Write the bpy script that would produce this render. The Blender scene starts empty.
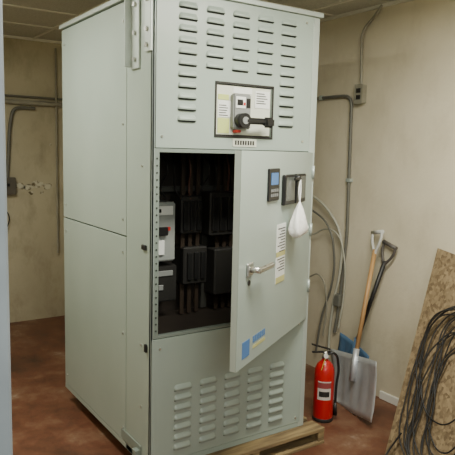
import bpy, bmesh, math, random
from mathutils import Vector, Matrix
random.seed(7)
COL=bpy.context.scene.collection
FZ=-0.10   # floor level (cabinet stands on a pallet, its base is z=0)
CZ=2.57

# ------------------------------------------------------------------ materials
def mat(name,col,rough=.5,metal=0.,var=None,scale=6.,bump=0.,bscale=60.,stretch=(1,1,1),detail=5,lo=.35,hi=.7,spec=.5):
    m=bpy.data.materials.new(name);m.use_nodes=True
    nt=m.node_tree;b=nt.nodes["Principled BSDF"]
    b.inputs["Base Color"].default_value=(*col,1);b.inputs["Roughness"].default_value=rough
    b.inputs["Metallic"].default_value=metal;b.inputs["Specular IOR Level"].default_value=spec
    tc=nt.nodes.new("ShaderNodeTexCoord");mp=nt.nodes.new("ShaderNodeMapping")
    mp.inputs["Scale"].default_value=stretch
    nt.links.new(tc.outputs["Object"],mp.inputs[0])
    if var:
        n=nt.nodes.new("ShaderNodeTexNoise");n.inputs["Scale"].default_value=scale;n.inputs["Detail"].default_value=detail
        r=nt.nodes.new("ShaderNodeValToRGB");r.color_ramp.elements[0].position=lo;r.color_ramp.elements[1].position=hi
        r.color_ramp.elements[0].color=(*col,1);r.color_ramp.elements[1].color=(*var,1)
        nt.links.new(mp.outputs[0],n.inputs["Vector"]);nt.links.new(n.outputs["Fac"],r.inputs[0]);nt.links.new(r.outputs[0],b.inputs["Base Color"])
    if bump:
        n2=nt.nodes.new("ShaderNodeTexNoise");n2.inputs["Scale"].default_value=bscale;n2.inputs["Detail"].default_value=4
        bp=nt.nodes.new("ShaderNodeBump");bp.inputs["Strength"].default_value=bump;bp.inputs["Distance"].default_value=.01
        nt.links.new(mp.outputs[0],n2.inputs["Vector"]);nt.links.new(n2.outputs["Fac"],bp.inputs["Height"]);nt.links.new(bp.outputs[0],b.inputs["Normal"])
    return m
PAINT=mat("cabinet_paint",(.335,.40,.355),.32,.0,(.31,.375,.33),3.,.03,9)
PAINT2=mat("cabinet_paint_door",(.355,.42,.378),.28,.0,(.33,.395,.352),3.,.02,9)
GALV=mat("galvanized",(.43,.49,.45),.4,.25)
SLOT=mat("louver_slot",(.03,.035,.03),.8)
SEAM=mat("seam_dark",(.06,.08,.06),.7)
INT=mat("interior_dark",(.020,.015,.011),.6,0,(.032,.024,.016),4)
BLACK=mat("black_plastic",(.010,.010,.010),.4)
DGREY=mat("dark_grey",(.018,.017,.015),.5)
RAILD=mat("dark_rail",(.04,.04,.034),.5)
FLANGE=mat("flange_paint",(.20,.24,.21),.45)
MGREY=mat("mid_grey",(.22,.23,.22),.5)
BRK=mat("breaker_grey",(.27,.29,.27),.5)
WHITE=mat("label_white",(.72,.74,.70),.6)
CREAM=mat("label_cream",(.60,.62,.52),.6)
YEL=mat("label_yellow",(.62,.60,.10),.6)
YGR=mat("label_lime",(.50,.56,.18),.6)
RED=mat("label_red",(.5,.03,.02),.5)
BLUE=mat("label_blue",(.08,.19,.42),.5)
YELP=mat("label_pale_yellow",(.50,.48,.20),.6)
STEEL=mat("satin_steel",(.62,.62,.58),.28,.9)
EXT=mat("extinguisher_red",(.46,.010,.010),.28)
ALU=mat("aluminium_sheet",(.66,.69,.71),.42,.6,(.54,.57,.60),12)
WOOD=mat("shaft_wood",(.50,.30,.12),.5,0,(.36,.20,.08),10,.05,30,(1,1,.15))
PALLET=mat("pallet_wood",(.32,.235,.11),.8,0,(.12,.08,.04),7,.3,40,(.5,4,4))
CLOTH=mat("white_cloth",(.80,.80,.76),.9,0,None,1,.3,50)
RUB=mat("cable_rubber",(.010,.009,.008),.5)
CONDU=mat("conduit_painted",(.34,.33,.26),.5,.0,(.24,.23,.17),7)
CONDG=mat("conduit_grey",(.15,.15,.125),.5,.1)
CONDL=mat("conduit_light",(.46,.46,.38),.5,.0,(.36,.36,.28),7)
JAMB=mat("door_frame_paint",(.36,.41,.43),.5,0,(.26,.30,.32),5)
TILE=mat("ceiling_tile",(.60,.60,.52),.9,0,(.48,.48,.41),90,.3,200,detail=2)
GRID=mat("ceiling_grid",(.72,.71,.62),.5)
BASEW=mat("white_trim",(.75,.74,.66),.6)

def wallmat(name,c1,c2,c3,streak=.25,stain_shade=.5):
    m=bpy.data.materials.new(name);m.use_nodes=True;nt=m.node_tree;b=nt.nodes["Principled BSDF"]
    b.inputs["Roughness"].default_value=.75;L=nt.links.new
    tc=nt.nodes.new("ShaderNodeTexCoord")
    n=nt.nodes.new("ShaderNodeTexNoise");n.inputs["Scale"].default_value=1.7;n.inputs["Detail"].default_value=6
    L(tc.outputs["Object"],n.inputs["Vector"])
    r=nt.nodes.new("ShaderNodeValToRGB");r.color_ramp.elements[0].position=.38;r.color_ramp.elements[1].position=.66
    r.color_ramp.elements[0].color=(*c1,1);r.color_ramp.elements[1].color=(*c2,1);L(n.outputs["Fac"],r.inputs[0])
    mp=nt.nodes.new("ShaderNodeMapping");mp.inputs["Scale"].default_value=(3,3,1.6);L(tc.outputs["Object"],mp.inputs[0])
    n2=nt.nodes.new("ShaderNodeTexNoise");n2.inputs["Scale"].default_value=1.6;n2.inputs["Detail"].default_value=9;n2.inputs["Roughness"].default_value=.65;L(mp.outputs[0],n2.inputs["Vector"])
    r2=nt.nodes.new("ShaderNodeValToRGB");r2.color_ramp.elements[0].position=.50;r2.color_ramp.elements[1].position=.80
    r2.color_ramp.elements[0].color=(0,0,0,1);r2.color_ramp.elements[1].color=(streak,streak,streak,1);L(n2.outputs["Fac"],r2.inputs[0])
    mx=nt.nodes.new("ShaderNodeMixRGB");L(r2.outputs[0],mx.inputs[0]);L(r.outputs[0],mx.inputs[1]);mx.inputs[2].default_value=(*c3,1)
    # painted shade growing towards the floor, broken up by noisy brown stains
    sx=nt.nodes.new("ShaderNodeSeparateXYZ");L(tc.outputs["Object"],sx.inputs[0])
    mr=nt.nodes.new("ShaderNodeMapRange");mr.inputs[1].default_value=-.1;mr.inputs[2].default_value=.9;mr.inputs[3].default_value=stain_shade;mr.inputs[4].default_value=0
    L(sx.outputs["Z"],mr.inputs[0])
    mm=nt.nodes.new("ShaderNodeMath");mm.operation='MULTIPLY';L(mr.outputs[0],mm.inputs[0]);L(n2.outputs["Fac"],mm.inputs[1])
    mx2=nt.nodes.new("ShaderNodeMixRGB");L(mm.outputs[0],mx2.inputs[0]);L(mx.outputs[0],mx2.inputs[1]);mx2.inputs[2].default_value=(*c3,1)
    L(mx2.outputs[0],b.inputs["Base Color"])
    n3=nt.nodes.new("ShaderNodeTexNoise");n3.inputs["Scale"].default_value=35;n3.inputs["Detail"].default_value=6;L(tc.outputs["Object"],n3.inputs["Vector"])
    bp=nt.nodes.new("ShaderNodeBump");bp.inputs["Strength"].default_value=.15;bp.inputs["Distance"].default_value=.01;L(n3.outputs["Fac"],bp.inputs["Height"]);L(bp.outputs[0],b.inputs["Normal"])
    return m
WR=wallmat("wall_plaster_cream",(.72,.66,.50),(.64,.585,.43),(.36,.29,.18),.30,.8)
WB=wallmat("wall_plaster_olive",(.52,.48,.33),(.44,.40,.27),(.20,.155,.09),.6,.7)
def floormat():
    m=bpy.data.materials.new("floor_paint_worn");m.use_nodes=True;nt=m.node_tree;b=nt.nodes["Principled BSDF"];L=nt.links.new
    tc=nt.nodes.new("ShaderNodeTexCoord")
    n=nt.nodes.new("ShaderNodeTexNoise");n.inputs["Scale"].default_value=2.6;n.inputs["Detail"].default_value=9;n.inputs["Roughness"].default_value=.7
    L(tc.outputs["Object"],n.inputs["Vector"])
    r=nt.nodes.new("ShaderNodeValToRGB");e=r.color_ramp.elements
    e[0].position=.30;e[0].color=(.050,.022,.012,1);e[1].position=.50;e[1].color=(.135,.052,.026,1)
    k=e.new(.60);k.color=(.18,.095,.052,1);k=e.new(.70);k.color=(.30,.225,.16,1)
    L(n.outputs["Fac"],r.inputs[0]);L(r.outputs[0],b.inputs["Base Color"])
    r2=nt.nodes.new("ShaderNodeValToRGB");r2.color_ramp.elements[0].color=(.28,.28,.28,1);r2.color_ramp.elements[1].color=(.7,.7,.7,1)
    L(n.outputs["Fac"],r2.inputs[0]);L(r2.outputs[0],b.inputs["Roughness"])
    bp=nt.nodes.new("ShaderNodeBump");bp.inputs["Strength"].default_value=.2;bp.inputs["Distance"].default_value=.01;L(n.outputs["Fac"],bp.inputs["Height"]);L(bp.outputs[0],b.inputs["Normal"])
    return m
FLOOR=floormat()
def osbmat():
    m=bpy.data.materials.new("osb_board");m.use_nodes=True;nt=m.node_tree;b=nt.nodes["Principled BSDF"];L=nt.links.new
    b.inputs["Roughness"].default_value=.75
    tc=nt.nodes.new("ShaderNodeTexCoord");mp=nt.nodes.new("ShaderNodeMapping");mp.inputs["Scale"].default_value=(1,1,.6);L(tc.outputs["Object"],mp.inputs[0])
    v=nt.nodes.new("ShaderNodeTexVoronoi");v.inputs["Scale"].default_value=75;L(mp.outputs[0],v.inputs["Vector"])
    bw=nt.nodes.new("ShaderNodeRGBToBW");L(v.outputs["Color"],bw.inputs[0])
    r=nt.nodes.new("ShaderNodeValToRGB");e=r.color_ramp.elements
    e[0].position=.15;e[0].color=(.12,.08,.038,1);e[1].position=.9;e[1].color=(.28,.205,.11,1)
    L(bw.outputs[0],r.inputs[0]);L(r.outputs[0],b.inputs["Base Color"])
    return m
OSB=osbmat()

# ------------------------------------------------------------------ helpers
def empty(name,loc=(0,0,0)):
    o=bpy.data.objects.new(name,None);COL.objects.link(o);o.location=loc;return o
def link(me,name,mats,parent=None,M=None,smooth=False):
    o=bpy.data.objects.new(name,me);COL.objects.link(o)
    for m in (mats if isinstance(mats,(list,tuple)) else [mats]): me.materials.append(m)
    if M is not None:o.matrix_world=M
    if parent:
        o.parent=parent
        o.matrix_parent_inverse=Matrix.Translation(-Vector(parent.location))
    if smooth:
        for p in me.polygons:p.use_smooth=True
    return o
def box(name,lo,hi,m,parent=None,bev=0.,M=None):
    bm=bmesh.new();c=[(a+b)/2 for a,b in zip(lo,hi)];s=[abs(b-a) for a,b in zip(lo,hi)]
    bmesh.ops.create_cube(bm,size=1,matrix=Matrix.Translation(c)@Matrix.Diagonal((*s,1)))
    if bev:bmesh.ops.bevel(bm,geom=bm.edges[:],offset=bev,segments=2,affect='EDGES')
    me=bpy.data.meshes.new(name);bm.to_mesh(me);bm.free()
    return link(me,name,m,parent,M)
def boxes(name,lst,m,parent=None,bev=0.,M=None):
    bm=bmesh.new()
    for lo,hi in lst:
        c=[(a+b)/2 for a,b in zip(lo,hi)];s=[abs(b-a) for a,b in zip(lo,hi)]
        bmesh.ops.create_cube(bm,size=1,matrix=Matrix.Translation(c)@Matrix.Diagonal((*s,1)))
    if bev:bmesh.ops.bevel(bm,geom=bm.edges[:],offset=bev,segments=1,affect='EDGES')
    me=bpy.data.meshes.new(name);bm.to_mesh(me);bm.free()
    return link(me,name,m,parent,M)
def cyl(name,a,b,r,m,parent=None,r2=None,seg=24,M=None):
    a=Vector(a);b=Vector(b);d=b-a
    bm=bmesh.new()
    T=Matrix.Translation((a+b)/2)@d.to_track_quat('Z','Y').to_matrix().to_4x4()
    bmesh.ops.create_cone(bm,cap_ends=True,segments=seg,radius1=r,radius2=r if r2 is None else r2,depth=d.length,matrix=T)
    me=bpy.data.meshes.new(name);bm.to_mesh(me);bm.free()
    o=link(me,name,m,parent,M)
    for p in me.polygons:p.use_smooth=len(p.vertices)==4
    return o
def tube(name,pts,r,m,parent=None,M=None,bez=True,cyclic=False):
    cu=bpy.data.curves.new(name,'CURVE');cu.dimensions='3D';cu.bevel_depth=r;cu.bevel_resolution=3;cu.use_fill_caps=True
    if bez:
        s=cu.splines.new('BEZIER');s.bezier_points.add(len(pts)-1)
        for p,c in zip(s.bezier_points,pts):p.co=c;p.handle_left_type=p.handle_right_type='AUTO'
        s.resolution_u=8
    else:
        s=cu.splines.new('POLY');s.points.add(len(pts)-1)
        for p,c in zip(s.points,pts):p.co=(*c,1)
    s.use_cyclic_u=cyclic
    cu.materials.append(m)
    o=bpy.data.objects.new(name,cu);COL.objects.link(o)
    if M is not None:o.matrix_world=M
    if parent:
        o.parent=parent;o.matrix_parent_inverse=Matrix.Translation(-Vector(parent.location))
    return o
def lathe(name,prof,center,m,parent=None,seg=32):
    bm=bmesh.new();rings=[]
    for r,z in prof:
        rings.append([bm.verts.new((center[0]+r*math.cos(2*math.pi*i/seg),center[1]+r*math.sin(2*math.pi*i/seg),center[2]+z)) for i in range(seg)])
    for a,b in zip(rings,rings[1:]):
        for i in range(seg):bm.faces.new((a[i],a[(i+1)%seg],b[(i+1)%seg],b[i]))
    bm.faces.new(rings[0][::-1]);bm.faces.new(rings[-1])
    me=bpy.data.meshes.new(name);bm.to_mesh(me);bm.free()
    o=link(me,name,m,parent,smooth=True)
    return o

# ------------------------------------------------------------------ room shell
RX=1.88; BY=3.26; LX=-1.45; FY=-1.5
box("floor",(LX-.1,-4.2,FZ-.08),(RX+.1,BY+.1,FZ),FLOOR)
box("ceiling",(LX-.1,FY,CZ),(RX+.1,BY+.1,CZ+.06),TILE)
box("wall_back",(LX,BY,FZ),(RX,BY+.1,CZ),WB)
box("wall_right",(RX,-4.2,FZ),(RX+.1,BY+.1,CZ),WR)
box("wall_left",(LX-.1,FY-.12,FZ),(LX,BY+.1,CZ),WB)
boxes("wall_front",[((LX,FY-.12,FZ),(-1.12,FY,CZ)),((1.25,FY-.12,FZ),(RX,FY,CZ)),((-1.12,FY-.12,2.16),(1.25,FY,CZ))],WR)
df=empty("door_frame",(0,FY,FZ))
boxes("jamb_left",[((-1.12,FY-.14,FZ),(-1.042,FY+.02,2.16))],JAMB,df,.004)
boxes("jamb_right",[((1.19,FY-.14,FZ),(1.25,FY+.02,2.16)),((1.175,FY-.10,FZ),(1.19,FY-.04,2.13))],JAMB,df,.004)
box("head",(-1.042,FY-.14,2.10),(1.19,FY+.02,2.16),JAMB,df,.004)
g=[]
for k in range(8):
    yy=BY-.01-k*.61
    if yy>FY: g.append(((LX,yy-.0125,CZ-.008),(RX,yy+.0125,CZ+.001)))
for k in range(6):
    xx=.40-1.22+k*.61
    g.append(((xx-.0125,FY,CZ-.008),(xx+.0125,BY,CZ+.001)))
boxes("trim_1",g,GRID)
boxes("trim_2",[((RX-.022,FY,CZ-.022),(RX,BY,CZ-.001)),((LX,BY-.022,CZ-.022),(RX-.022,BY,CZ-.001))],GRID)
box("baseboard_right",(RX-.016,-.03,FZ),(RX,.20,FZ+.055),BASEW,None,.003)

# ------------------------------------------------------------------ pallet
pa=empty("wooden_pallet",(.5,.6,FZ))
X0,X1,Y0,Y1=.10,1.09,-.085,1.22
bd=[]
n=9;pitch=(Y1-Y0-.11)/(n-1)
for i in range(n):
    yy=Y0+i*pitch;e0=random.uniform(-.01,.012)
    bd.append(((X0,yy,-.024),(X1+e0,yy+.11,-.003)))
boxes("deck_boards",bd,PALLET,pa,.002)
boxes("stringers",[((x,Y0+.005,FZ+.018),(x+.045,Y1,-.024)) for x in (X0,(X0+X1)/2-.02,X1-.045)],PALLET,pa,.002)
boxes("bottom_boards",[((X0,yy,FZ),(X1,yy+.10,FZ+.018)) for yy in (Y0,.6,Y1-.1)],PALLET,pa,.002)

# ------------------------------------------------------------------ cabinet
W,D,H=.995,1.25,2.30
cab=empty("electrical_switchgear_cabinet",(W/2,D/2,0))
def sidepanels(x,s,tag):
    L=[]
    for (y0,y1) in ((.285,D-.002),):
        for (z0,z1) in ((.03,1.131),(1.139,H-.01)):
            L.append(((x,y0,z0),(x+s*.012,y1,z1)))
    L.append(((x,.0,.0),(x+s*.012,.279,H-.005)))
    boxes("side_panel_"+tag,L,PAINT,cab,.0015)
    box("side_backing_"+tag,(x+s*.012,.004,.0),(x+s*.016,D-.004,H-.004),SEAM,cab)
sidepanels(0,1,"left");sidepanels(W,-1,"right")
box("back_panel",(.016,D-.012,0),(W-.016,D,H),PAINT,cab)
box("base_plate",(.0,.0,0),(W,D,.028),PAINT,cab)
boxes("roof_cap",[((-.012,-.018,H-.002),(W+.012,D+.012,H+.022))],GALV,cab,.002)
WX0,WX1,WZ0,WZ1=.345,.685,1.655,1.905
ZT,ZB=1.588,.672
boxes("upper_front_panel",[((.018,-.002,ZT),(WX0,.012,H-.004)),((WX1,-.002,ZT),(W-.045,.012,H-.004)),
      ((WX0,-.002,ZT),(WX1,.012,WZ0)),((WX0,-.002,WZ1),(WX1,.012,H-.004))],PAINT,cab)
boxes("lower_front_panel",[((.006,-.002,.03),(W-.03,.012,ZB-.004))],PAINT,cab,.001)
boxes("front_corner_post",[((W-.042,-.001,.0),(W,.014,H-.004)),((0,0,0),(.014,.016,H-.004))],GALV,cab,.001)
boxes("front_seams",[((.014,.004,ZB-.005),(W-.03,.016,ZB+.001)),((.014,.004,ZT-.004),(W-.03,.016,ZT+.001)),((W-.046,.003,.0),(W-.041,.018,H))],SEAM,cab)
boxes("opening_flange",[((.014,.0,ZB),(.040,.03,ZT-.004)),((W-.075,.0,ZB),(W-.045,.03,ZT-.004)),
      ((.040,.0,ZT-.022),(W-.075,.03,ZT-.004)),((.040,.0,ZB),(W-.075,.03,ZB+.012))],FLANGE,cab,.001)
hb=bmesh.new()
for i in range(26):
    z=ZB+.04+i*.033
    bmesh.ops.create_cone(hb,cap_ends=True,segments=10,radius1=.0045,radius2=.0045,depth=.004,matrix=Matrix.Translation((.027,-.0005,z))@Matrix.Rotation(math.pi/2,4,'X'))
me=bpy.data.meshes.new("flange_holes");hb.to_mesh(me);hb.free();link(me,"flange_holes",SLOT,cab)

def louvers(name,specs):
    bm=bmesh.new()
    for (x0,x1,z) in specs:
        h=.028;d=.014;e=.012;y=-.0025
        top=[];bot=[]
        xs=[x0,x0+e*.35,x0+e,x1-e,x1-e*.35,x1];ds=[0,.7,1,1,.7,0];hs=[.25,.75,1,1,.75,.25]
        mid=[]
        for xx,dd,hh in zip(xs,ds,hs):
            top.append(bm.verts.new((xx,y+.0005,z+h*hh)))
            mid.append(bm.verts.new((xx,y-d*dd*.75,z+h*hh*.45)))
            bot.append(bm.verts.new((xx,y-d*dd,z)))
        inn=[bm.verts.new((xx,y,z)) for xx in xs]
        for i in range(5):
            f=bm.faces.new((top[i],mid[i],mid[i+1],top[i+1]));f.smooth=True
            f=bm.faces.new((mid[i],bot[i],bot[i+1],mid[i+1]));f.smooth=True
            f=bm.faces.new((bot[i],inn[i],inn[i+1],bot[i+1]));f.material_index=1
        a=[bm.verts.new(v) for v in ((x0+.004,y+.0003,z-.0065),(x1-.004,y+.0003,z-.0065),(x1-.002,y+.0003,z),(x0+.002,y+.0003,z))]
        f=bm.faces.new(a);f.material_index=1
    me=bpy.data.meshes.new(name);bm.normal_update();bm.to_mesh(me);bm.free()
    link(me,name,[PAINT,SLOT],cab)
cols=[(.130,.232),(.280,.382),(.430,.532),(.580,.682),(.730,.832)]
S=[]
for ci,(a,b) in enumerate(cols):
    k=0
    while True:
        z=2.232-k*.0515
        lim=1.70 if ci in (0,4) else 1.93
        if z<lim:break
        S.append((a,b,z));k+=1
louvers("upper_louvers",S)
S=[]
for (a,b) in cols:
    for k in range(7):S.append((a+.0,b+.0,.392-k*.0515))
louvers("lower_louvers",S)

boxes("window_frame",[((WX0-.010,-.006,WZ0-.010),(WX1+.010,-.001,WZ0)),((WX0-.010,-.006,WZ1),(WX1+.010,-.001,WZ1+.010)),
   ((WX0-.010,-.006,WZ0),(WX0,-.001,WZ1)),((WX1,-.006,WZ0),(WX1+.010,-.001,WZ1))],DGREY,cab,.001)
box("window_gasket",(WX0-.003,.012,WZ0-.003),(WX1+.003,.016,WZ1+.003),BLACK,cab)
box("control_plate",(WX0+.006,.004,WZ0+.006),(WX1-.006,.012,WZ1-.006),CREAM,cab)
boxes("control_labels_lime",[((WX0+.012,.001,WZ0+.012),(WX0+.080,.004,WZ0+.085)),((WX0+.012,.001,WZ1-.075),(WX0+.075,.004,WZ1-.05))],YGR,cab)
boxes("control_labels_white",[((WX0+.012,.001,WZ0+.09),(WX0+.085,.004,WZ1-.08)),((.58,.001,WZ1-.105),(.672,.004,WZ1-.02)),((WX0+.10,.001,WZ1-.04),(.56,.004,WZ1-.012))],WHITE,cab)
boxes("control_labels_text",[((.588,.0,WZ1-.035-i*.012),(.588+.05+.02*((i*7)%3)/2,.0012,WZ1-.031-i*.012)) for i in range(5)]+
      [((WX0+.018,.0,WZ0+.145-i*.012),(WX0+.06+.01*((i*5)%3)/2,.0012,WZ0+.149-i*.012)) for i in range(5)],DGREY,cab)
box("breaker_body",(.430,-.030,WZ0+.035),(.535,.004,WZ1-.045),MGREY,cab,.006)
boxes("breaker_face",[((.440,-.034,WZ0+.135),(.500,-.029,WZ1-.058))],WHITE,cab,.002)
boxes("breaker_screen",[((.447,-.036,WZ0+.150),(.480,-.033,WZ0+.178)),((.505,-.034,WZ0+.140),(.528,-.029,WZ0+.185))],BLACK,cab)
boxes("breaker_red_flag",[((.484,-.036,WZ0+.150),(.496,-.033,WZ0+.165))],RED,cab)
cyl("lever_hub",(.470,-.030,WZ0+.075),(.470,-.075,WZ0+.075),.036,BLACK,cab)
cyl("lever_hub_cap",(.470,-.075,WZ0+.075),(.470,-.080,WZ0+.075),.018,MGREY,cab)
box("operating_lever",(.470,-.082,WZ0+.058),(.630,-.060,WZ0+.090),BLACK,cab,.009)
box("lever_grip",(.585,-.090,WZ0+.045),(.645,-.054,WZ0+.096),BLACK,cab,.010)
box("lever_red_tag",(.445,-.034,WZ0+.016),(.475,.002,WZ0+.030),RED,cab,.003)
box("nameplate",(.445,-.006,1.602),(.592,-.002,1.642),CREAM,cab,.001)
boxes("nameplate_text",[((.457+i*.0155,-.0075,1.611),(.457+i*.0155+.010,-.0055,1.633)) for i in range(8)],DGREY,cab)

boxes("lifting_bracket",[((-.010,.125,1.955),(.0,.215,H+.10)),((-.045,.205,1.965),(-.0,.213,H+.10)),((-.012,.0,2.02),(.0,.060,H))],GALV,cab,.002)
bb=bmesh.new()
for (y,z) in ((.035,2.25),(.035,2.12),(.035,2.05),(.165,2.25),(.165,2.12),(.165,2.0)):
    bmesh.ops.create_cone(bb,cap_ends=True,segments=6,radius1=.011,radius2=.011,depth=.012,matrix=Matrix.Translation((-.016,y,z))@Matrix.Rotation(math.pi/2,4,'Y'))
for (y,z) in ((.32,.10),(.32,.62),(.32,1.05),(.32,1.22),(.32,1.7),(.32,2.2),(1.2,.1),(1.2,1.05),(1.2,1.22),(1.2,2.2),(.10,1.5),(.10,.3),(.10,.62)):
    bmesh.ops.create_cone(bb,cap_ends=True,segments=8,radius1=.006,radius2=.005,depth=.005,matrix=Matrix.Translation((-.0025,y,z))@Matrix.Rotation(math.pi/2,4,'Y'))
for (x,z) in ((.05,.06),(.05,.62),(.93,.06),(.93,.62),(.05,2.26),(.05,1.64),(.90,2.26),(.90,1.64)):
    bmesh.ops.create_cone(bb,cap_ends=True,segments=8,radius1=.007,radius2=.006,depth=.006,matrix=Matrix.Translation((x,-.004,z))@Matrix.Rotation(math.pi/2,4,'X'))
me=bpy.data.meshes.new("bolts");bb.to_mesh(me);bb.free();link(me,"bolts",STEEL,cab)
boxes("cam_latches",[((-.012,.045,1.10),(.0,.085,1.125)),((-.012,.03,.60),(.0,.05,.64))],BLACK,cab,.003)
boxes("shipping_tab",[((-.006,.09,.045),(.0,.33,.095)),((-.03,.10,.03),(-.0,.14,.07))],FLANGE,cab,.002)

# interior
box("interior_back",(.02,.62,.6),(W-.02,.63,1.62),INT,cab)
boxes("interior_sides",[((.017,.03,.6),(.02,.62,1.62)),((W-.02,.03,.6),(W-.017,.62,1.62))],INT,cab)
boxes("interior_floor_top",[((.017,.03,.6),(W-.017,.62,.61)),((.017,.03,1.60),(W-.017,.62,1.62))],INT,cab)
boxes("interior_mount_rails",[((.12,.56,.62),(.16,.60,1.6)),((.62,.56,.62),(.66,.60,1.6)),((.1,.54,1.34),(.9,.57,1.37))],RAILD,cab)
box("interior_breaker_main",(.185,.42,.96),(.36,.58,1.29),BRK,cab,.008)
boxes("interior_breaker_trim",[((.205,.412,1.22),(.34,.422,1.27)),((.21,.405,1.00),(.285,.422,1.08))],WHITE,cab,.002)
boxes("interior_breaker_toggle",[((.24,.39,1.11),(.30,.42,1.155)),((.22,.408,1.235),(.265,.4115,1.255))],BLACK,cab,.003)
box("interior_breaker_flag",(.30,.404,1.135),(.32,.412,1.155),RED,cab)
box("interior_breaker_lower",(.24,.45,.72),(.39,.58,.93),DGREY,cab,.008)
boxes("interior_breaker_lower_trim",[((.255,.442,.87),(.36,.452,.90)),((.27,.442,.79),(.30,.452,.82))],MGREY,cab,.002)
boxes("interior_contactors",[((.42,.46,1.10),(.56,.6,1.32)),((.60,.44,1.08),(.78,.6,1.34)),((.44,.46,.80),(.60,.6,1.02)),((.64,.44,.72),(.84,.6,1.0))],DGREY,cab,.008)
boxes("interior_arc_chutes",[((.43+.045*i,.445,1.12),(.46+.045*i,.462,1.29)) for i in range(3)]+[((.61+.055*i,.425,1.11),(.65+.055*i,.442,1.31)) for i in range(3)]+[((.46+.045*i,.445,.83),(.49+.045*i,.462,.99)) for i in range(3)],BLACK,cab,.003)
boxes("interior_bus_bars",[((.44+.05*i,.50,.62),(.465+.05*i,.51,1.58)) for i in range(3)]+[((.68+.05*i,.50,.62),(.705+.05*i,.51,1.58)) for i in range(3)],mat("copper_dull",(.05,.035,.024),.5,.4),cab)
for i in range(7):
    x=.2+i*.09
    tube("interior_wire_%d"%(i+1),[(x,.5,1.58),(x+.03*math.sin(i*2),.44,1.48),(x+.02,.5,1.36),(x+.04*math.sin(i),.46,1.30)],.006,RUB if i%3 else mat("wire_brown%d"%i,(.10,.045,.03),.5),cab)

# ------------------------------------------------------------------ open door (hinged on the right)
ang=math.radians(31.1);L=.968
HX,HY=.978,-.004
dx=Vector((-math.cos(ang),-math.sin(ang),0));dn=Vector((math.sin(ang),-math.cos(ang),0))
DM=Matrix(((dx.x,dn.x,0,HX),(dx.y,dn.y,0,HY),(0,0,1,0),(0,0,0,1)))
DZ0,DZ1=.648,1.583
boxes("door_skin",[((0,-.002,DZ0),(L,.002,DZ1))],PAINT2,cab,0,DM)
boxes("door_returns",[((0,-.028,DZ0),(.003,-.002,DZ1)),((L-.003,-.028,DZ0),(L,-.002,DZ1)),((.003,-.028,DZ0),(L-.003,-.002,DZ0+.003)),((.003,-.028,DZ1-.003),(L-.003,-.002,DZ1))],GALV,cab,0,DM)
boxes("door_meter",[((.535,.002,1.355),(.675,.012,1.505))],BLACK,cab,.004,DM)
boxes("door_meter_screen",[((.56,.012,1.43),(.65,.0135,1.485))],BLUE,cab,0,DM)
boxes("door_meter_keys",[((.56+.025*(i%4),.012,1.375+.022*(i//4)),(.574+.025*(i%4),.0145,1.389+.022*(i//4))) for i in range(8)],MGREY,cab,0,DM)
boxes("door_gauges",[((.165,.002,1.325),(.315,.022,1.472)),((.335,.002,1.325),(.485,.022,1.472))],BLACK,cab,.005,DM)
boxes("door_gauge_glass",[((.178,.022,1.345),(.302,.0235,1.460)),((.348,.022,1.345),(.472,.0235,1.460))],mat("gauge_face",(.10,.11,.10),.15),cab,0,DM)
boxes("door_label_text",[((.415,.0042,1.21-.014*i),(.515-.02*((i*5)%3),.0048,1.215-.014*i)) for i in range(9)]+[((.415,.0042,1.06-.014*i),(.515-.02*((i*7)%3),.0048,1.065-.014*i)) for i in range(5)],DGREY,cab,0,DM)
boxes("door_label_white",[((.405,.002,1.10),(.53,.004,1.235)),((.405,.002,.945),(.53,.004,1.075))],WHITE,cab,0,DM)
boxes("door_label_yellow",[((.405,.0041,.945),(.53,.0046,.975)),((.405,.0041,1.075),(.53,.0044,1.10))],YELP,cab,0,DM)
# logo sticker: blue mark + two lines of lettering
boxes("door_logo_blue",[((.83,.002,.685),(.91,.0035,.760))]+[((.645+.022*i,.002,.728),(.660+.022*i,.0035,.758)) for i in range(7)],BLUE,cab,0,DM)
boxes("door_logo_yellow",[((.645+.015*i,.002,.700),(.655+.015*i,.0035,.716)) for i in range(10)],YELP,cab,0,DM)
boxes("door_handle_rose",[((.825,.002,1.045),(.89,.012,1.105))],STEEL,cab,.005,DM)
cyl("door_handle_spindle",(.857,.01,1.075),(.857,.058,1.075),.013,STEEL,cab,M=DM)
box("door_handle_lever",(.70,.046,1.064),(.875,.064,1.090),STEEL,cab,.007,DM)
cyl("door_keyhole",(.856,.0,1.015),(.856,.006,1.015),.012,BLACK,cab,M=DM)
cyl("door_lock_knob",(.33,.02,1.452),(.33,.045,1.452),.016,BLACK,cab,M=DM)
box("door_lock_tab",(.32,.040,1.445),(.42,.050,1.458),BLACK,cab,.003,DM)
for i,z in enumerate((.80,1.12,1.44)):
    cyl("door_hinge_%d"%(i+1),(HX+.004,HY-.006,z),(HX+.004,HY-.006,z+.07),.008,GALV,cab)

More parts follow.
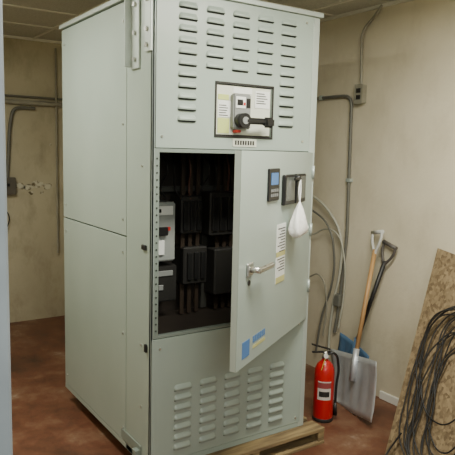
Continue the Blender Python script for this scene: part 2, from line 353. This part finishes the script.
def DP(s,n,z):return DM@Vector((s,n,z))
bag=empty("cloth_bag",DP(.36,.06,1.24))
bm=bmesh.new();seg=28;rings=[]
prof=[(.006,.088),(.010,.080),(.018,.068),(.030,.050),(.044,.022),(.056,-.010),(.064,-.040),(.060,-.062),(.042,-.076),(.004,-.080)]
bc=DP(.36,.055,1.250)
for k,(r,z) in enumerate(prof):
    ring=[]
    for i in range(seg):
        a=2*math.pi*i/seg
        w=1+.12*math.sin(a*5+z*20)+.07*math.sin(a*9+2-z*35)
        v=dx*(math.cos(a)*r*1.2*w)+dn*(math.sin(a)*r*.62*w)
        ring.append(bm.verts.new((bc.x+v.x,bc.y+v.y,bc.z+z-.012*math.cos(a)*(k>5))))
    rings.append(ring)
for a,b in zip(rings,rings[1:]):
    for i in range(seg):bm.faces.new((a[i],a[(i+1)%seg],b[(i+1)%seg],b[i]))
bm.faces.new(rings[0]);bm.faces.new(rings[-1][::-1])
bmesh.ops.recalc_face_normals(bm,faces=bm.faces[:])
me=bpy.data.meshes.new("bag_body");bm.to_mesh(me);bm.free();o=link(me,"bag_body",CLOTH,bag,smooth=True)
tube("bag_cord",[DP(.33,.046,1.455),DP(.335,.05,1.39),DP(.36,.055,1.33)],.003,CLOTH,bag)
tube("bag_cord_loop",[DP(.33,.046,1.455),DP(.37,.052,1.39),DP(.36,.055,1.33)],.003,CLOTH,bag)

# ------------------------------------------------------------------ fire extinguisher
ex=empty("fire_extinguisher",(1.30,.16,FZ));c=(1.30,.16,FZ)
lathe("cylinder_body",[(.050,0),(.060,.006),(.063,.02),(.063,.30),(.060,.335),(.048,.365),(.028,.385),(.020,.392),(.018,.405)],c,EXT,ex)
lathe("base_ring",[(.064,.002),(.0655,.004),(.0655,.022),(.064,.024)],c,DGREY,ex)
lathe("valve_neck",[(.020,.400),(.020,.425),(.015,.43),(.015,.45)],c,STEEL,ex)
hd=Vector((-.83,.55,0)).normalized()
cc=Vector(c)
def bar(name,a,b,w,h,m,par):
    a=Vector(a);b=Vector(b);d=b-a
    M=Matrix.Translation((a+b)/2)@d.to_track_quat('X','Z').to_matrix().to_4x4()
    return box(name,(-d.length/2,-w/2,-h/2),(d.length/2,w/2,h/2),m,par,.002,M)
bar("carry_handle",cc+Vector((0,0,.445))-hd*.03,cc+Vector((0,0,.440))+hd*.085,.022,.008,BLACK,ex)
bar("squeeze_lever",cc+Vector((0,0,.460))-hd*.03,cc+Vector((0,0,.492))+hd*.09,.022,.007,BLACK,ex)
cyl("gauge",cc+Vector((-.012,-.014,.425)),cc+Vector((-.020,-.030,.425)),.014,WHITE,ex)
tube("hose",[cc+Vector((0,0,.43))-hd*.015,cc+Vector((0,0,.435))-hd*.055,cc+Vector((0,0,.36))-hd*.085,cc+Vector((0,0,.22))-hd*.078,cc+Vector((0,0,.10))-hd*.076],.008,BLACK,ex)
cyl("nozzle",cc+Vector((0,0,.11))-hd*.076,cc+Vector((0,0,.03))-hd*.078,.009,BLACK,ex,.014)
bar("safety_pin",cc+Vector((-.02,-.02,.45)),cc+Vector((.02,.02,.45)),.004,.004,YEL,ex)
def wrap(name,a0,a1,z0,z1,r,m,n=10):
    bm=bmesh.new();A=[]
    for i in range(n+1):
        a=math.radians(a0+(a1-a0)*i/n)
        A.append((bm.verts.new((c[0]+r*math.cos(a),c[1]+r*math.sin(a),c[2]+z0)),bm.verts.new((c[0]+r*math.cos(a),c[1]+r*math.sin(a),c[2]+z1))))
    for p,q in zip(A,A[1:]):bm.faces.new((p[0],q[0],q[1],p[1]))
    me=bpy.data.meshes.new(name);bm.to_mesh(me);bm.free();link(me,name,m,ex,smooth=True)
wrap("label",190,270,.15,.27,.0638,mat("ext_label",(.55,.50,.45),.5))
wrap("label_band",190,270,.225,.262,.0642,mat("ext_label_dark",(.25,.05,.05),.5))
wrap("label_text",200,260,.17,.205,.0642,DGREY)
box("inspection_tag",(-.018,-.001,-.035),(.018,.001,.035),YEL,ex,0,Matrix.Translation(cc+Vector((-.055,-.045,.385)))@Matrix.Rotation(.6,4,'Z')@Matrix.Rotation(.25,4,'X'))

# ------------------------------------------------------------------ snow shovels
def shovel(name,bc,top,wdir,bw,bl,shaftmat,grip,blade,curve=.05,flare=0.):
    e=empty(name,bc)
    bc=Vector(bc);top=Vector(top);u=(top-bc).normalized();w=Vector(wdir).normalized()
    w=(w-u*w.dot(u)).normalized();n=u.cross(w).normalized()
    if n.x>0:n=-n
    bm=bmesh.new();NU,NW=10,20;g=[]
    for i in range(NU+1):
        row=[];s=i/NU
        for j in range(NW+1):
            t=j/NW*2-1
            half=bw/2*(1+flare*s)
            off=.03*s*s+curve*(abs(t)**4)*(.35+.65*s)
            rib=.005*math.cos(t*math.pi*5)*(1 if .15<s<.9 else 0)
            p=bc+u*(s*bl)+w*(t*half)+n*(off+rib)
            p.z=max(p.z,FZ+.004)
            row.append(bm.verts.new(p))
        g.append(row)
    for i in range(NU):
        for j in range(NW):bm.faces.new((g[i][j],g[i][j+1],g[i+1][j+1],g[i+1][j])).smooth=True
    me=bpy.data.meshes.new("scoop");bm.to_mesh(me);bm.free();o=link(me,"scoop",blade,e)
    sm=o.modifiers.new("s",'SOLIDIFY');sm.thickness=.003
    a=bc+u*(bl*.55)+n*.028
    cyl("socket",a,bc+u*(bl*1.12)+n*.03,.020,blade,e)
    gb=top-u*.12
    cyl("shaft",bc+u*(bl*.9)+n*.03,gb,.0145,shaftmat,e)
    hw=.055
    tube("grip_yoke",[top+w*hw,top+w*hw*.95-u*.05,gb+w*.012-u*.01,gb-u*.03,gb-w*.012-u*.01,top-w*hw*.95-u*.05,top-w*hw],.0095,grip,e)
    cyl("grip_bar",top+w*hw*1.12,top-w*hw*1.12,.0135,grip,e)
    return e
GRIPW=mat("grip_grey",(.55,.56,.52),.5)
shovel("snow_shovel",(1.515,.120,FZ+.006),(1.825,.26,1.06),(-.31,-.95,0),.52,.37,WOOD,GRIPW,ALU,.03,.14)
shovel("snow_shovel",(1.80,.46,FZ+.006),(1.845,.165,.985),(-.06,-.99,0),.32,.36,BLACK,mat("grip_dark",(.10,.09,.08),.5),mat("scoop_blue",(.08,.16,.27),.5),.015)

# ------------------------------------------------------------------ leaning OSB board
def board():
    TL=Vector((1.872,-.20,1.01));BL=Vector((1.30,-.37,FZ));BR=Vector((1.30,-1.02,FZ));TR=Vector((1.872,-.86,.90))
    n=(TL-BL).cross(BR-BL).normalized()
    if n.x>0:n=-n
    bm=bmesh.new();f=[bm.verts.new(p) for p in (BL,BR,TR,TL)];k=[bm.verts.new(p+n*.018) for p in (BL,BR,TR,TL)]
    bm.faces.new(f);bm.faces.new(k[::-1])
    for i in range(4):bm.faces.new((f[i],f[(i+1)%4],k[(i+1)%4],k[i]))
    for v in bm.verts:
        v.co.z=max(v.co.z,FZ);v.co.x=min(v.co.x,RX-.001)
    bmesh.ops.recalc_face_normals(bm,faces=bm.faces[:])
    me=bpy.data.meshes.new("plywood_sheet");bm.to_mesh(me);bm.free();link(me,"plywood_sheet",OSB)
    return BL,(BR-BL),(TL-BL),n
BL,bu,bv,bn=board()
cb=empty("electrical_cable_bundle",BL+bu*.4+bv*.5)
def bp(a,b,h):return BL+bu*a+bv*b+bn*(.018+h)
k=0
for i in range(4):
    ca=.50+random.uniform(-.05,.10);cbv=.42+random.uniform(-.10,.12);ra=random.uniform(.20,.34);rb=random.uniform(.18,.34)
    pts=[];ph=random.uniform(0,6)
    for t in range(9):
        a=ph+t/9*2*math.pi
        pts.append(bp(ca+ra*math.cos(a)*(1+random.uniform(-.18,.18)),max(.03,cbv+rb*math.sin(a)),.012+.006*i+random.uniform(0,.02)))
    k+=1;tube("cable_loop_%d"%k,pts,.0042,RUB,cb,cyclic=True)
for i in range(10):
    a0=.13+random.uniform(0,.30)
    pts=[bp(a0+.30,.78-random.uniform(0,.10),.02+.006*i),bp(a0+.08+random.uniform(-.03,.03),.66,.03+.005*i),bp(a0-.02+random.uniform(-.05,.05),.48,.03),bp(a0+random.uniform(-.06,.06),.26,.03),bp(a0+.02+random.uniform(-.04,.04),.10,.03),bp(a0+.10,.03,.04)]
    k+=1;tube("cable_drape_%d"%k,pts,.0042,RUB,cb)
tube("cable_tail",[bp(.15,.12,.04),Vector((1.22,-.42,FZ+.02)),Vector((1.10,-.50,FZ+.008)),Vector((1.15,-.62,FZ+.008))],.0050,RUB,cb)

# ------------------------------------------------------------------ conduits on the right wall
def W_(y,z,o=.018):return (RX-o,y,z)
def round_path(pts,r=.05,n=5):
    P=[Vector(p) for p in pts];out=[P[0]]
    for a,b,c in zip(P,P[1:],P[2:]):
        d1=(a-b);d2=(c-b);rr=min(r,d1.length*.49,d2.length*.49)
        s=b+d1.normalized()*rr;e=b+d2.normalized()*rr
        for i in range(n+1):
            t=i/n;out.append(s*(1-t)**2+b*2*t*(1-t)+e*t*t)
    out.append(P[-1]);return out
c1=empty("electrical_conduit",W_(.6,1.2))
tube("pipe",round_path([W_(1.6,1.99),W_(.60,1.99),W_(.58,1.0),W_(.62,.50),W_(.66,.25)],.08),.012,CONDG,c1,bez=False)
boxes("straps",[((RX-.034,.565,1.38),(RX-.001,.605,1.405)),((RX-.034,.90,1.975),(RX-.001,.925,2.007))],GALV,c1,.001)
c2=empty("electrical_conduit",W_(.5,2.2))
tube("pipe",round_path([W_(.515,2.05),W_(.535,2.42),W_(.42,2.50,.02),W_(.36,2.562,.02)],.1),.010,CONDU,c2,bez=False)
jb=empty("junction_box",W_(.5,2.0))
box("box_body",(RX-.045,.475,1.93),(RX,.545,2.055),CONDU,jb,.004)
box("cover_plate",(RX-.049,.472,1.926),(RX-.045,.548,2.059),CONDU,jb,.001)
boxes("receptacle",[((RX-.051,.49,1.955),(RX-.049,.53,1.985)),((RX-.051,.49,2.0),(RX-.049,.53,2.03))],DGREY,jb)
c3=empty("flexible_conduit",W_(.7,.8))
tube("flex_1",[W_(1.3,1.32,.03),W_(.92,1.25,.05),W_(.74,1.15,.05),W_(.61,.98,.05),W_(.60,.75,.05),W_(.66,.50,.04),W_(.70,.25,.03),W_(.70,.02,.03)],.010,CONDL,c3)
tube("flex_2",[W_(1.3,1.20,.03),W_(.90,1.14,.06),W_(.72,1.04,.07),W_(.66,.85,.06),W_(.68,.62,.05),W_(.78,.35,.04),W_(.84,.05,.03)],.008,CONDG,c3)
tube("flex_3",[W_(1.2,.98,.03),W_(.92,.96,.05),W_(.76,1.02,.06),W_(.64,1.00,.06),W_(.56,.85,.06),W_(.55,.60,.05),W_(.60,.30,.04)],.006,CONDL,c3)
tube("flex_4",[W_(1.2,.60,.03),W_(.95,.62,.05),W_(.80,.66,.06),W_(.73,.50,.05),W_(.76,.20,.04)],.006,CONDU,c3)
boxes("coupling_box",[((RX-.05,.60,.46),(RX-.001,.66,.55))],CONDG,c3,.004)
# ------------------------------------------------------------------ conduit on the back wall
def B_(x,z,o=.02):return (x,BY-o,z)
c4=empty("electrical_conduit",B_(.3,1.98))
tube("pipe_horizontal",[B_(-1.3,1.99,.025),B_(1.1,1.975,.025)],.024,CONDU,c4,bez=False)
tube("pipe_horizontal_thin",[B_(-1.3,2.04),B_(1.1,2.03)],.011,CONDG,c4,bez=False)
tube("pipe_drop",round_path([B_(.40,1.93,.03),B_(.20,1.93,.03),B_(.165,1.75,.03),B_(.135,1.28,.03)],.07),.016,CONDG,c4,bez=False)
tube("pipe_vertical",[B_(.60,2.5,.03),B_(.60,.55,.03)],.010,CONDU,c4,bez=False)
sb=empty("wall_switch_box",B_(.13,1.2))
box("box_body",(.085,BY-.06,1.13),(.205,BY,1.29),mat("box_dark",(.10,.09,.07),.5),sb,.004)
box("toggle",(.125,BY-.075,1.21),(.145,BY-.06,1.235),BLACK,sb,.002)
tube("hanging_wire",[B_(.12,1.15),B_(.08,1.05,.05),B_(.14,.92,.05),B_(.10,.78,.04)],.005,RUB,sb)
bm=bmesh.new()
for (x,z,r) in ((.25,1.21,.055),(.33,1.19,.05),(.42,1.215,.055),(.51,1.20,.045),(.36,1.14,.025),(.55,1.60,.015),(.46,1.14,.02)):
    vs=[]
    for i in range(11):
        a=2*math.pi*i/11;q=r*random.uniform(.6,1.2);vs.append(bm.verts.new((x+q*math.cos(a),BY-.002,z+q*.7*math.sin(a))))
    bm.faces.new(vs[::-1])
me=bpy.data.meshes.new("plaster_patch");bm.to_mesh(me);bm.free();link(me,"plaster_patch",mat("bare_plaster",(.16,.13,.07),.8,0,(.62,.60,.46),26,lo=.42,hi=.58))

# ------------------------------------------------------------------ lights
EM=bpy.data.materials.new("lamp_diffuser");EM.use_nodes=True
EM.node_tree.nodes["Principled BSDF"].inputs["Emission Color"].default_value=(1,.97,.88,1)
EM.node_tree.nodes["Principled BSDF"].inputs["Emission Strength"].default_value=3
def fixture(name,x,y,sx,sy,power,z=CZ):
    e=empty(name,(x,y,z))
    box("housing",(x-sx/2,y-sy/2,z-.05),(x+sx/2,y+sy/2,z-.009),GRID,e,.004)
    box("diffuser",(x-sx/2+.02,y-sy/2+.02,z-.058),(x+sx/2-.02,y+sy/2-.02,z-.05),EM,e)
    l=bpy.data.lights.new(name+"_tube",'AREA');l.shape='RECTANGLE';l.size=sx;l.size_y=sy;l.energy=power;l.color=(1,.97,.86)
    o=bpy.data.objects.new("tube_light",l);COL.objects.link(o);o.parent=e;o.matrix_parent_inverse=Matrix.Translation(-Vector(e.location));o.location=(x,y,z-.065)
fixture("fluorescent_ceiling_light",.45,-.95,1.2,.3,64)
fixture("fluorescent_ceiling_light",-.85,.75,.3,1.2,46)
l=bpy.data.lights.new("camera_side_fill",'AREA');l.shape='RECTANGLE';l.size=1.6;l.size_y=1.0;l.energy=48;l.color=(1,.99,.93)  # added fill light behind the camera, out of view, brightens the cabinet front
o=bpy.data.objects.new("camera_side_fill",l);COL.objects.link(o);o.location=(-1.2,-3.6,2.4);o.rotation_euler=Vector((.95,2.6,-1.0)).to_track_quat('-Z','Y').to_euler()
w=bpy.data.worlds.new("w");bpy.context.scene.world=w;w.use_nodes=True
w.node_tree.nodes["Background"].inputs[0].default_value=(.95,1,.94,1);w.node_tree.nodes["Background"].inputs[1].default_value=.30

# ------------------------------------------------------------------ camera
yaw,pit,rol=.591,.127,.024
fw=Vector((math.sin(yaw)*math.cos(pit),math.cos(yaw)*math.cos(pit),-math.sin(pit)))
r=Vector((math.cos(yaw),-math.sin(yaw),0));u=r.cross(fw)
r2=r*math.cos(rol)+u*math.sin(rol);u2=-r*math.sin(rol)+u*math.cos(rol)
cam=bpy.data.cameras.new("camera");cam.sensor_width=36;cam.lens=598.2/455*36;cam.clip_start=.05
co=bpy.data.objects.new("camera",cam);COL.objects.link(co)
co.matrix_world=Matrix(((r2.x,u2.x,-fw.x,-1.250),(r2.y,u2.y,-fw.y,-2.502),(r2.z,u2.z,-fw.z,1.579),(0,0,0,1)))
bpy.context.scene.camera=co
